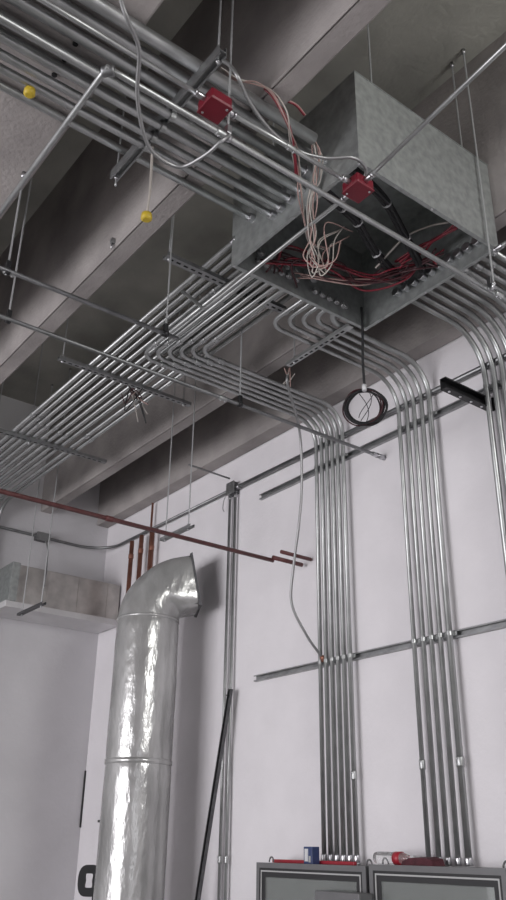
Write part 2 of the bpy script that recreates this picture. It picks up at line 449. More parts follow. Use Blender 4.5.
for x, y in ((BX0+.012, BY0+.012), (BX1-.012, BY0+.012), (BX0+.012, BY1-.012), (BX1-.012, BY1-.012), ((BX0+BX1)/2, BY1-.012), (BX1-.012, (BY0+BY1)/2)):
    MB().tube([(x, y, BZ0-.004), (x, y, BZ0-.009)], .006, 8).build('rim_screw', M['zinc'], pb)

# ================================================================== CONDUITS FROM THE BOX TO THE WALL (all leave the box at about 4.6 m)
# six that leave through the left panel, turn to the wall and drop
for k in range(6):
    x = (-4.10, -4.158, -4.216, -4.275, -4.335, -4.395)[k]; y = 2.63-.055*k; z = 4.615
    conduit([(BX0+.03, y, z), (x, y, z), (x, 3.94, z), (x, 3.94, 1.53)],
            .0155, '%s conduit from the larger-cabinet side among six dropping to the smaller cabinet' % ORD[k],
            'six conduits dropping to the smaller cabinet', bends=[.11, .20],
            couplings=[((x+.2, y, z), (1, 0, 0)), ((x, y+.19, z), (0, 1, 0))] + ([((x, 3.94, 2.02), (0, 0, 1))] if k == 0 else []),
            connectors=[((x, 3.94, 1.55), (0, 0, -1)), ((BX0+.022-.03, y, z), (1, 0, 0))],
            straps=[((x, 3.94, 2.763), (0, 0, 1), (0, -1, 0)), ((x, 3.94, 4.235), (0, 0, 1), (0, -1, 0))])
# five that leave near the far corner, turn and drop to the larger cabinet
for k in range(5):
    x = (-3.25, -3.32, -3.39, -3.455, -3.53)[k]; y = 3.01-.058*k; z = 4.60
    conduit([(BX0+.03, y, z), (x, y, z), (x, 3.94, z), (x, 3.94, 1.53)],
            .0145 if k else .0185, '%s conduit from the black bracket among five dropping to the larger cabinet' % ORD[k],
            'five conduits dropping to the larger cabinet', bends=[.11, .24],
            couplings=[((x, 3.94, 2.05+.32*(k % 2)), (0, 0, 1))] if k in (0, 4) else [],
            connectors=[((x, 3.94, 1.55), (0, 0, -1)), ((BX0-.008, y, z), (1, 0, 0))],
            straps=[((x, 3.94, 2.763), (0, 0, 1), (0, -1, 0)), ((x, 3.94, 4.235), (0, 0, 1), (0, -1, 0))])
# ten that leave straight through the far panel
for k in range(10):
    x = -2.79+.066*k; z = 4.605
    conduit([(x, BY1-.03, z), (x, 3.94, z), (x, 3.94, .9)],
            .018, '%s conduit from the black bracket in the row running straight from box to wall' % ORD[k],
            'ten conduits running straight from box to wall', bends=[.30], m=M['emt'],
            couplings=[((x, 3.30+.04*(k % 3), z), (0, 1, 0))] if k > 5 else [],
            connectors=[((x, BY1+.0-.012, z), (0, -1, 0))],
            straps=[((x, 3.94, 2.763), (0, 0, 1), (0, -1, 0)), ((x, 3.94, 4.235), (0, 0, 1), (0, -1, 0))])
# ten long ones under the beams to the left wall
for k in range(10):
    y = (2.19, 2.245, 2.303, 2.367, 2.435, 2.50, 2.565, 2.625, 2.705, 2.765)[k]; z = 4.682
    xc = (-5.78, -5.80, -5.9, -5.9, -5.88, -5.95, -5.95, -6.0, -5.85, -5.9)[k]
    conduit([(BX0+.03, y, z), (-7.83, y, z), (-7.83, y, .8)], .0175,
            '%s conduit from the beam edge among ten long ones running to the left wall' % ORD[k],
            'ten long conduits running to the left wall', bends=[.2], m=M['emt'],
            couplings=[((xc, y, z), (1, 0, 0))] + ([((-3.55-.04*(k % 3), y, z), (1, 0, 0))] if 2 < k < 7 else []),
            connectors=[((BX0-.008, y, z), (1, 0, 0))])
# struts carrying them
strut((-3.405, 1.93, 4.648), (-3.405, 2.84, 4.648), 'slotted strut crossing under the long conduits right beside the pull box', w=.055, h=.026)
strut((-4.82, 1.95, 4.650), (-4.82, 3.04, 4.650), 'slotted strut under the long conduits with a tangle of wires on it', h=.026)
strut((-6.17, 1.5, 4.650), (-6.17, 3.05, 4.650), 'slotted strut under the long conduits farthest from the pull box', h=.026)
strut((-3.79, 3.155, 4.565), (-3.17, 3.155, 4.565), 'pale slotted strut below the bent conduits at the far corner of the pull box', h=.022, m=M['emt'])

# ================================================================== BUNDLE COMING IN OVER THE CAMERA
YB0 = -1.6
for k, (x, z, rr, ye, g) in enumerate(((-2.255, 4.688, .030, 2.045, 0), (-2.345, 4.688, .026, 2.19, 1), (-2.44, 4.688, .026, 2.19, 1), (-2.55, 4.688, .024, 2.19, 1), (-2.635, 4.70, .019, 2.19, 1), (-2.90, 4.70, .019, 2.19, 1))):
    lab = ['fat open ended conduit with wires spilling out just short of the pull box'] + ['%s upper-layer conduit entering the pull box, counted from the open-ended fat one' % o for o in ORD[:4]] + ['outermost upper conduit of the bundle entering the pull box, lying alone']
    conduit([(x, YB0, z), (x, .5, z), (x, ye, z)], rr, lab[k], 'upper layer of the conduit bundle', m=M['emt'], open_end=(k == 0),
            connectors=[((x, BY0-.012, z), (0, 1, 0))] if g else [], couplings=[((x, 1.62-.03*k, z), (0, 1, 0))] if k in (1, 3) else [])
for k, x in enumerate((-2.485, -2.565, -2.645, -2.715)):
    conduit([(x, YB0, 4.596), (x, .5, 4.596), (x, 2.19, 4.596)], .0195,
            '%s lower-layer conduit entering the pull box, counted from the open-ended fat one' % ORD[k],
            'lower layer of the conduit bundle', m=M['emt'], connectors=[((x, BY0-.012, 4.596), (0, 1, 0))],
            straps=[((x, 1.39, 4.596), (0, 1, 0), (0, 0, -1))])
strut((-3.03, 1.39, 4.643), (-2.09, 1.39, 4.643), 'double strut trapeze carrying the conduit bundle beside the red box', double=True, h=.026)
strut((-3.02, -.4, 4.643), (-2.06, -.4, 4.643), 'double strut trapeze carrying the conduit bundle near its outer end', double=True, h=.026)

# ================================================================== SMALL CONDUITS WITH RED BOXES
conduit([(-4.9, .90, 4.22), (-2.19, .90, 4.22), (-2.125, .90, 4.22), (-2.125, .97, 4.22), (-2.10, 3.62, 4.19)], .0125,
        'thin conduit turning a corner elbow and passing under the conduit bundle and pull box', m=M['emt'],
        couplings=[((-2.12, 1.42, 4.215), (0, 1, 0)), ((-2.10, 3.16, 4.195), (0, 1, 0))])
ring(bpy.data.objects[[o.name for o in COL.objects if o.name.startswith('conduit')][-1]], 'corner_elbow', (-2.137, .912, 4.22), (1, 1, 0), .021, .05, M['emt_dull'])
def redbox(x, y, z, label):
    t = thing('red_junction_box', label, 'junction box', (x, y, z), 'red junction boxes')
    MB().box(x-.052, x+.052, y-.052, y+.052, z-.005, z+.05, .008).build('body', M['redbox'], t)
    MB().box(x-.054, x+.054, y-.054, y+.054, z-.012, z-.005, .003).build('cover', M['redbox'], t)
    for q in (-.036, .036): MB().tube([(x+q, y+q, z-.012), (x+q, y+q, z-.016)], .005, 8).build('screw', M['zinc'], t)
    return t
redbox(-2.125, 1.385, 4.335, 'red square junction box tucked under the conduit bundle at the trapeze')
redbox(-2.105, 2.175, 4.335, 'red square junction box hanging below the near edge of the pull box')
conduit([(-2.125, .2, 4.36), (-2.125, 1.335, 4.36)], .0105, 'thin conduit reaching the red box at the trapeze', m=M['emt'],
        connectors=[((-2.125, 1.315, 4.36), (0, -1, 0))])
conduit([(-2.122, 1.435, 4.36), (-2.11, 2.125, 4.36)], .0105, 'thin conduit joining the two red boxes', m=M['emt'],
        couplings=[((-2.116, 1.78, 4.36), (0, 1, 0))], connectors=[((-2.122, 1.455, 4.36), (0, 1, 0)), ((-2.11, 2.105, 4.36), (0, -1, 0))])
conduit([(-2.155, 2.175, 4.355), (-3.35, 2.175, 4.355), (-3.6, 2.175, 4.62)], .0105, 'thin conduit leaving the hanging red box beneath the open pull box', m=M['emt'], bends=[.1],
        connectors=[((-2.175, 2.175, 4.355), (-1, 0, 0))])
conduit([(-2.055, 2.175, 4.36), (-1.15, 2.16, 4.47), (.8, 2.14, 4.72)], .0105, 'thin conduit rising past the bright side of the pull box from the red box', m=M['emt'],
        connectors=[((-2.035, 2.175, 4.36), (1, 0, 0))])
conduit([(-1.93, 2.97, 4.30), (-.2, 2.97, 4.36)], .011, 'short thin conduit crossing the frame edge beside the pull box', m=M['emt'],
        connectors=[((-1.93, 2.97, 4.30), (-1, 0, 0))])
conduit([(-3.38, -.6, 4.10), (-3.36, 2.02, 4.10)], .0125, 'thin conduit hung from a rod, ending near the beam and strut, upper of two', m=M['emt_dull'],
        couplings=[((-3.375, 1.06, 4.10), (0, 1, 0))])
conduit([(-3.77, -.6, 4.10), (-3.75, 2.6, 4.10), (-3.745, 3.90, 4.10)], .0125, 'long thin conduit passing in front of the six wall conduits and ending near the wall', m=M['emt_dull'],
        couplings=[((-3.752, 2.6, 4.10), (0, 1, 0))], connectors=[((-3.745, 3.90, 4.10), (0, 1, 0))])
MB().tube([(-3.745, 3.92, 4.10), (-3.745, 3.96, 4.10), (-3.745, 3.998, 4.10)], [.012, .02, .02], 10).build('wall_fitting', M['zinc'], None, 'small round fitting on the wall at the end of a thin conduit', 'fitting')

# wall run of conduit on the left wall and round the corner onto the white wall
ct = conduit([(-7.845, 1.6, 4.47), (-7.845, 3.965, 4.44), (-5.56, 3.965, 4.425)], .014, 'grey conduit running along the left wall and round the corner to the wall box', m=M['emt_dull'], bends=[.34],
             couplings=[((-7.845, 2.6, 4.457), (0, 1, 0))])
conduit([(-5.46, 3.965, 4.42), (-1.2, 3.965, 4.385)], .019, 'thicker grey conduit running from the wall box along the white wall above the strut', m=M['emt_dull'], connectors=[((-5.44, 3.965, 4.42), (1, 0, 0))])
wb = thing('wall_box', 'small square steel box on the white wall above the pair of vertical conduits', 'junction box', (-5.51, 3.97, 4.42))
MB().box(-5.565, -5.46, 3.935, 3.997, 4.37, 4.475, .006).build('body', M['barsteel'], wb)
MB().box(-5.57, -5.455, 3.929, 3.935, 4.365, 4.48, .002).build('cover', M['strut'], wb)
for z in (4.385, 4.46): MB().tube([(-5.51, 3.93, z), (-5.51, 3.924, z)], .006, 8).build('screw', M['zinc'], wb)
for k, x in enumerate((-5.556, -5.476)):
    conduit([(x, 3.965, 4.38), (x, 3.965, .6)], .012, ('vertical conduit under the wall box, of the pair the one nearer the foil duct', 'vertical conduit under the wall box, of the pair the one farther from the foil duct')[k],
            'pair of vertical conduits under the wall box', m=M['emt'], connectors=[((x, 3.965, 4.355), (0, 0, 1))], couplings=[((x, 3.965, 1.52), (0, 0, 1))])
conduit([(-5.52, 3.5, 4.525), (-5.52, 3.93, 4.515)], .008, 'thin short conduit reaching the wall box from below the beam', m=M['emt_dull'])
cable([(-5.58, 3.96, 4.41), (-5.62, 3.95, 4.36), (-5.64, 3.95, 4.28), (-5.62, 3.95, 4.24)], .004, 'short loose grey wire dangling beside the wall box', M['flex'], 'wire', 'wire')
t = thing('left_wall_box', 'small dark steel box on the left wall conduit with a flexible cable below', 'junction box', (-7.83, 3.24, 4.44))
MB().box(XW+.002, -7.79, 3.17, 3.31, 4.40, 4.475, .006).build('body', M['barsteel'], t)
MB().box(-7.79, -7.784, 3.165, 3.315, 4.395, 4.48, .002).build('cover', M['strut'], t)
cable([(-7.80, 3.27, 4.41), (-7.76, 3.29, 4.30), (-7.74, 3.285, 4.18), (-7.5, 3.19, 4.02), (-7.38, 3.14, 3.92), (-7.37, 3.13, 3.80)], .009,
      'flexible steel cable drooping from the left wall box', M['flex'], 'flexible_cable', ridged=True)

# dark red pipe
conduit([(-4.62, -1.0, 3.50), (-4.62, 3.70, 3.50)], .015, 'long dark red pipe running to the white wall', m=M['redpipe'], cat='pipe', name='red_pipe',
        couplings=[((-4.62, 2.35, 3.5), (0, 1, 0))], coupling_mat=M['redpipe'])
conduit([(-4.60, 3.68, 3.515), (-4.60, 3.96, 3.515)], .016, 'short dark pipe piece continuing the long red pipe to the wall', m=M['redpipe'], cat='pipe', name='wall_stub', group='dark pipe stubs at the wall')
conduit([(-4.53, 3.70, 3.545), (-4.53, 3.985, 3.545)], .014, 'short loose dark cylinder just above the red pipe end', m=M['redpipe'], cat='pipe', name='wall_stub', group='dark pipe stubs at the wall')  # short dark cylinder parallel to the pipe end

# ================================================================== THREADED RODS
HG = 'threaded hanger rods'
rod(-2.125, 1.39, 4.60, ZC, 'threaded rod on the double strut trapeze beside the red box', HG, (4.61, 4.68))
rod(-3.0, 1.39, 4.56, ZC, 'threaded rod at the end of the double strut trapeze away from the red box', HG, (4.61, 4.68))
rod(-2.118, 1.45, 4.20, ZC, 'pale threaded rod holding the thin conduit just past the red box', HG, (4.23,))
rod(-2.25, 2.47, BZ1, ZC, 'threaded rod above the near top edge of the pull box', HG, (BZ1+.012,))
rod(-2.17, 3.10, BZ1, ZC, 'threaded rod above the far end of the pull box', HG, (BZ1+.012,))
rod(-2.065, 3.08, 4.19, ZC, 'long threaded rod passing down in front of the bright pull box side', HG, (4.21,))
rod(-2.95, 2.35, BZ1, ZC, 'threaded rod above the pull box on its shaded side', HG, (BZ1+.012,))
rod(-3.375, 1.05, 4.09, ZB, 'threaded rod with a dark clamp on the upper hung thin conduit', HG, (4.12,))
rod(-3.77, 1.22, 4.09, ZC, 'threaded rod on the lower hung thin conduit below the beam', HG, (4.12,))
rod(-3.36, 1.94, 4.09, ZC, 'threaded rod at the end of the upper hung thin conduit', HG, (4.12,))
rod(-3.748, 2.73, 4.09, ZC, 'threaded rod with a dark clamp holding the long thin conduit under the bends', HG, (4.12,))
rod(-3.405, 1.955, 4.62, ZC, 'threaded rod at the free end of the strut beside the pull box', HG, (4.63, 4.67))
rod(-4.82, 1.98, 4.62, ZC, 'threaded rod at the free end of the strut with the wire tangle', HG, (4.63, 4.67))
rod(-4.82, 2.98, 4.62, ZC, 'threaded rod at the inner end of the strut with the wire tangle', HG, (4.63, 4.67))
rod(-6.17, 2.04, 4.62, ZC, 'threaded rod at the outer end of the strut farthest from the pull box', HG, (4.63, 4.67))
rod(-6.17, 2.335, 4.6, ZC, 'threaded rod with a shiny nut dropping between the long conduits', HG, (4.62, 4.67))
rod(-3.72, 3.155, 4.54, 5.0, 'threaded rod at the far end of the pale strut', HG, (4.55, 4.59))
rod(-5.16, 3.1, 3.66, ZC, 'long threaded rod at the end of the small trapeze nearer the foil duct', HG, (3.665, 3.70))
rod(-4.85, 3.1, 3.66, ZC, 'long threaded rod at the end of the small trapeze nearer the wall box', HG, (3.665, 3.70))
rod(-7.33, 2.935, 3.48, ZC, 'long threaded rod at the outer end of the trapeze by the rectangular duct', HG, (3.485, 3.53))
rod(-6.92, 2.935, 3.48, ZC, 'long threaded rod with a shiny nut at the trapeze by the rectangular duct', HG, (3.485, 3.53))
strut((-5.21, 3.1, 3.682), (-4.80, 3.1, 3.682), 'small empty strut trapeze hanging in front of the white wall', slots=False)
strut((-7.40, 2.935, 3.507), (-6.86, 2.935, 3.507), 'small empty strut trapeze hanging in front of the rectangular duct', slots=False, m=M['barsteel'])
def clamp(x, y, z, label, m='blackpaint'):
    t = thing('pipe_clamp', label, 'clamp', (x, y, z))
    MB().tube([(x, y-.013, z), (x, y+.013, z)], .019, 12).build('band', M[m], t)
    MB().box(x-.012, x+.012, y-.012, y+.012, z+.015, z+.06, .003).build('saddle', M[m], t)
clamp(-3.375, 1.05, 4.10, 'dark clamp where the rod meets the upper hung thin conduit')
clamp(-3.77, 1.22, 4.10, 'dark clamp where the rod meets the lower hung thin conduit')
clamp(-3.36, 1.94, 4.10, 'dark clamp at the end of the upper hung thin conduit')
clamp(-3.748, 2.73, 4.10, 'dark clamp on the long thin conduit under the bends')
clamp(-2.118, 1.45, 4.214, 'shiny clamp holding the thin conduit beside the red box', 'zinc')
clamp(-2.085, 3.08, 4.197, 'shiny clamp holding the thin conduit below the pull box', 'zinc')
for x, lab in ((-3.62, 'small dark anchor bracket on the middle beam under the yellow cap'), (-5.45, 'small dark anchor bracket far along the middle beam')):
    t = thing('beam_anchor', lab, 'bracket', (x, 1.69, 4.76))
    MB().box(x-.013, x+.013, 1.685, 1.712, 4.75, 4.785, .004).build('plate', M['strut'], t)
    MB().tube([(x, 1.695, 4.75), (x, 1.695, 4.715)], .007, 8).build('bolt', M['zinc'], t)

# black bracket arm on the wall
t = thing('black_bracket', 'black bolted bracket arm standing out from the wall above the upper strut', 'bracket', (-2.81, 3.97, 4.13))
channel(MB(), (-2.815, 3.55, 4.13), (-2.815, 3.985, 4.13), .075, .045, (1, 0, 0)).build('arm', M['blackpaint'], t)
MB().box(-2.845, -2.785, 3.985, 3.999, 4.085, 4.175, .003).build('wall_plate', M['blackpaint'], t)
for k in range(4):
    y = 3.60+.1*k
    MB().tube([(-2.815, y, 4.0925), (-2.815, y, 4.087)], .0085, 8).build('bolt', M['zinc'], t)

# ================================================================== FLEXIBLE CABLES
def mc(pts, label, rad=.0085, **k): return cable(pts, rad, label, M['flex'], 'flexible_cable', ridged=True, **k)
mc([(-1.62, .60, 4.35), (-1.84, .79, 4.24), (-1.888, .854, 4.2), (-1.97, .947, 4.2), (-2.12, 1.03, 4.17), (-2.225, 1.12, 4.13), (-2.285, 1.21, 4.11), (-2.285, 1.33, 4.11), (-2.17, 1.375, 4.11), (-2.085, 1.395, 4.13), (-2.075, 1.43, 4.18)],
   'grey armoured cable looping below the conduit bundle from above the frame')
mc([(-2.105, 2.215, 4.40), (-2.05, 2.175, 4.43), (-2.04, 2.085, 4.43), (-2.112, 1.98, 4.42), (-2.156, 1.847, 4.42), (-2.14, 1.697, 4.42), (-2.082, 1.532, 4.43), (-2.03, 1.43, 4.46), (-2.06, 1.41, 4.54), (-2.10, 1.40, 4.60)],
   'grey armoured cable curling from the hanging red box back along the bundle')
def capped(x, y, z0, z1, label, dx=0):
    t = thing('capped_cable', label, 'cable', (x, y, z1))
    MB().tube(spline([(x, y, z0), (x+.008, y, z0*.6+z1*.4), (x+.012+dx, y, z0*.3+z1*.7), (x+dx, y, z1)], 5), .0065, 8).build('sheath', M['whitewire'], t)
    MB().tube([(x+dx, y, z1+.012), (x+dx, y, z1+.005), (x+dx, y, z1-.022), (x+dx, y, z1-.03)], [.012, .024, .026, .016], 10).build('cap', M['yellow'], t)
capped(-2.665, 1.4, 4.56, 4.155, 'short grey cable with yellow cap dangling under the trapeze strut')
capped(-2.715, .81, 4.57, 4.56, 'yellow cap on a cable stub peeping between the bundled conduits')
mc([(-3.80, 3.16, 4.50), (-3.82, 3.18, 4.42), (-4.036, 3.465, 4.25), (-4.13, 3.56, 3.90), (-4.19, 3.58, 3.62), (-4.30, 3.62, 3.34), (-4.365, 3.66, 3.12), (-4.36, 3.78, 2.93), (-4.36, 3.88, 2.83), (-4.36, 3.925, 2.79)],
   'grey armoured cable hanging down the white wall beside the six conduits', rad=.0095)
t = thing('cable_connector', 'small reddish connector at the strut end of the hanging armoured cable', 'connector', (-4.36, 3.93, 2.785))
MB().tube([(-4.36, 3.92, 2.80), (-4.36, 3.94, 2.765)], .016, 10).build('body', M['copper'], t)

# wires spilling out of the open conduit into the pull box
def jit(pts, a): return [tuple(c+random.uniform(-a, a) for c in p) for p in pts]
w2 = [(-2.255, 2.03, 4.70), (-2.29, 2.10, 4.66), (-2.34, 2.13, 4.55), (-2.39, 2.15, 4.44), (-2.44, 2.19, 4.30), (-2.47, 2.20, 4.20), (-2.44, 2.21, 4.10), (-2.40, 2.24, 4.12), (-2.45, 2.32, 4.36), (-2.6, 2.55, 4.58)]
for k in range(7):
    cable(jit(w2[:1], .012)+jit(w2[1:5], .02)+jit(w2[5:8], .032)+jit(w2[8:], .06), .0032, 'pale thin wire spilling from the open conduit and looping below the pull box',
          M['pinkwire'] if k % 2 else M['whitewire'], 'loose_wire', 'wire', 'pale wires spilling from the open conduit', n=6, seg=5)
w1 = [(-2.245, 1.48, 4.745), (-2.228, 1.564, 4.725), (-2.2, 1.644, 4.73), (-2.175, 1.729, 4.70), (-2.15, 1.775, 4.60), (-2.20, 1.86, 4.56), (-2.31, 1.98, 4.56), (-2.404, 2.082, 4.50), (-2.53, 2.22, 4.465), (-2.66, 2.37, 4.49), (-2.75, 2.55, 4.6)]
for k in range(4):
    cable(jit(w1, .012), .0034, 'pale wire draped over the bundle edge and under it into the pull box',
          M['pinkwire'] if k % 2 else M['whitewire'], 'draped_wire', 'wire', 'pale wires draped over the bundle', n=6, seg=5)
for k in range(2):
    cable(jit([(-2.19, 1.70, 4.725), (-2.172, 1.735, 4.69), (-2.15, 1.775, 4.60), (-2.20, 1.86, 4.555), (-2.29, 1.96, 4.55), (-2.36, 2.03, 4.52)], .01), .005, 'dark red wire tied to the pale wires draped over the bundle', M['redwire'], 'draped_wire', 'wire', 'dark red wires draped over the bundle', n=6, seg=5)
cable([(-2.18, 1.71, 4.72), (-2.195, 1.78, 4.73), (-2.184, 1.867, 4.735), (-2.19, 1.93, 4.715)], .006, 'single red wire arching above the bundle edge', M['redwire'], 'arching_wire', 'wire', n=6, seg=6)
cable([(-2.185, 1.72, 4.73), (-2.20, 1.80, 4.75), (-2.19, 1.88, 4.75), (-2.195, 1.94, 4.725)], .005, 'single pale wire arching above the bundle edge', M['pinkwire'], 'arching_wire', 'wire', n=6, seg=6)

# wires lying inside the pull box
for k in range(9):
    y = 2.45+.02*k
    cable(jit([(-3.05, 2.35+.03*k, 4.60), (-2.95, 2.45, 4.62), (-2.85, 2.7, 4.58), (-2.80, 2.9, 4.57), (-2.68, 3.02, 4.60), (-2.52, 3.08, 4.61), (-2.42, 3.12, 4.61)], .05), .006,
          'dark red wire snaking across the inside of the open pull box', M['darkred'] if k % 3 else M['redwire'], 'red_wire', 'wire', 'dark red wires inside the pull box', n=6, seg=6)
for k in range(5):
    cable(jit([(-2.62, 3.0, 4.63), (-2.5, 3.03, 4.66), (-2.35, 3.05, 4.68), (-2.2, 3.06, 4.66)], .03), .0065,
          'bright red wire bunched near the conduit ends inside the pull box', M['redwire'], 'red_wire', 'wire', 'bright red wires near the conduit ends', n=6, seg=6)
for q, base in enumerate(([(-2.22, 2.24, 4.60), (-2.28, 2.42, 4.66), (-2.36, 2.65, 4.70), (-2.46, 2.9, 4.66), (-2.55, 3.13, 4.61)],
                          [(-2.42, 2.26, 4.60), (-2.48, 2.44, 4.64), (-2.55, 2.62, 4.68), (-2.64, 2.85, 4.64), (-2.70, 3.13, 4.61)])):
    for k in range(4):
        o4 = ((.011, 0, .011), (-.011, 0, .011), (.011, 0, -.011), (-.011, 0, -.011))[k]
        cable([tuple(Vector(p)+Vector(o4)) for p in base], .0115, 'thick black cable of the tied bundle %s the hanging red box' % ('just behind', 'farther from')[q],
              M['black'], 'black_cable', 'cable', ('black cables of the first tied bundle', 'black cables of the second tied bundle')[q], n=6, seg=7)
    for k in (1, 2, 3):
        p = Vector(base[k]); d = Vector(base[k+1])-Vector(base[k-1])
        MB().tube([p-d.normalized()*.004, p+d.normalized()*.004], .0285, 12).build('cable_tie', M['label'], None, '%s pale tie around the black cable bundle %s the red box' % (ORD[k-1], ('behind', 'farther from')[q]), 'cable tie', 'cable ties in the pull box', origin=p)
for k in range(3):
    cable(jit([(-3.0, 2.62, 4.6), (-2.9, 2.75, 4.54), (-2.78, 2.92, 4.55), (-2.7, 3.05, 4.6)], .04), .0045,
          'pale pink wire among the red ones inside the pull box', M['pinkwire'], 'pale_wire', 'wire', 'pale wires inside the pull box', n=6, seg=5)
cable([(-2.70, 2.90, 4.60), (-2.50, 2.93, 4.70), (-2.38, 3.0, 4.74), (-2.28, 3.05, 4.73)], .006, 'single grey wire arching over the bright red ones in the pull box', M['whitewire'], 'pale_wire', 'wire')

# cable coil hanging from the box corner
coil = thing('cable_coil', 'round coil of black and dark red cable hanging below the pull box corner', 'cable', (-3.10, 3.2, 3.98))
hvx = Vector((.75, .66, 0)).normalized(); cc = Vector((-3.105, 3.175, 3.965))
for k in range(9):
    rr = .114+random.uniform(-.009, .009); off = Vector((random.uniform(-.018, .018), random.uniform(-.018, .018), random.uniform(-.01, .01)))
    ph = random.uniform(0, 6)
    pts = [cc+off+hvx*math.cos(a)*rr*(1+.05*math.sin(2*a+ph))+Vector((0, 0, 1))*math.sin(a)*rr*(1.0+.05*math.cos(3*a+ph)) for a in [2*math.pi*i/36 for i in range(37)]]
    MB().tube(pts, .0045, 6, False).build('loop', M['black'] if k % 3 else M['darkred'], coil)
for k in range(3):
    pts = [cc+hvx*(.02*k-.03+.05*math.sin(2.5*t+k))+Vector((0, 0, .09-.2*t*(1-.1*k))) for t in [i/12 for i in range(13)]]
    MB().tube(pts, .0025, 5).build('stray_wire', M['black'], coil)
MB().tube(spline([(-3.05, 3.13, 4.62), (-3.06, 3.14, 4.45), (-3.075, 3.145, 4.25), (-3.09, 3.165, 4.08)], 6), .008, 6).build('hanging_tail', M['black'], coil)
MB().tube([cc+Vector((.012, -.01, .10)), cc+Vector((.012, -.01, .14))], .014, 8).build('tie', M['label'], coil, 'white tie holding the loops')

# tangles of wire on the struts
def tangle(c, label, n, R, down, mats):
    t = thing('wire_tangle', label, 'wires', c)
    for k in range(n):
        a = random.uniform(0, 6.28); d = Vector((math.cos(a), math.sin(a), 0))*R; e = Vector((random.uniform(-1, 1), random.uniform(-1, 1), 0))*R
        pts = [Vector(c), Vector(c)+d*.5+Vector((0, 0, -.03-down*.2)), Vector(c)+d+Vector((0, 0, -down*random.uniform(.2, 1)))]
        if k % 2: pts += [Vector(c)+d*.6+e*.5+Vector((0, 0, -down*random.uniform(.1, .6))), Vector(c)+e*.8+Vector((0, 0, -.02))]
        MB().tube(spline(pts, 6), .004, 5).build('wire', M[mats[k % len(mats)]], t)
tangle((-4.82, 2.52, 4.61), 'small tangle of pink white and black wires hanging on the slotted strut', 10, .14, .26, ('pinkwire', 'black', 'whitewire', 'darkred'))
tangle((-3.77, 3.155, 4.54), 'small tangle of pinkish wires hanging at the end of the pale strut', 3, .09, .24, ('pinkwire', 'whitewire'))

# ================================================================== THINGS AGAINST THE WALL
t = thing('leaning_bar', 'dark steel bar leaning diagonally against the white wall across the conduit pair', 'bar', (-5.75, 3.70, 0))
p0, p1 = Vector((-5.735, 3.70, 0.02)), Vector((-5.43, 3.93, 2.71))
channel(MB(), p0, p1, .041, .024, (0, -1, .08)).build('channel', M['barsteel'], t)
MB().tube([p1-Vector((0, .02, .05)), p1-Vector((0, .034, .05))], .008, 8).build('end_hole_bolt', M['blackpaint'], t)
t = thing('black_handled_tool', 'black D shaped tool handle standing behind the bottom of the foil duct', 'tool', (-6.35, 3.42, 0))
o = Vector((-6.40, 3.35, 1.36)); hx = Vector((.603, .797, 0)).normalized()
ro = []; ri = []
for k in range(24):
    a = 2*math.pi*k/24; c, s = math.cos(a), math.sin(a)
    e = 2.6 if c < 0 else 9
    q = (abs(c)**e+abs(s)**e)**(-1/e)
    ro.append((q*c*.07, q*s*.107))
    q = (abs(c)**8+abs(s)**8)**(-1/8)
    ri.append((.012+q*c*(.032-.008*(1-abs(s))), q*s*.048))
H = MB(); n = 24; vs = []
for dd in (-.016, .016):
    for ringp in (ro, ri):
        for x, y in ringp: vs.append(o+hx*x+Vector((0, 0, y))+Vector((-hx.y, hx.x, 0))*dd)
fs = []
for k in range(n):
    k2 = (k+1) % n
    fs += [(k, k2, n+k2, n+k), (2*n+k, 3*n+k, 3*n+k2, 2*n+k2), (k, 2*n+k, 2*n+k2, k2), (n+k, n+k2, 3*n+k2, 3*n+k)]
H.add(vs, fs).build('grip', M['black'], t)
MB().tube([tuple(o+hx*.056+Vector((0, 0, -.09))), tuple(o+hx*.05+Vector((0, 0, -1.36)))], .013, 8).build('shaft', M['black'], t)
MB().box(-7.52, -7.48, 3.985, 3.999, 1.79, 1.81, .002).build('wall_clip', M['barsteel'], None, 'tiny dark clip on the wall beside the foil duct', 'clip')

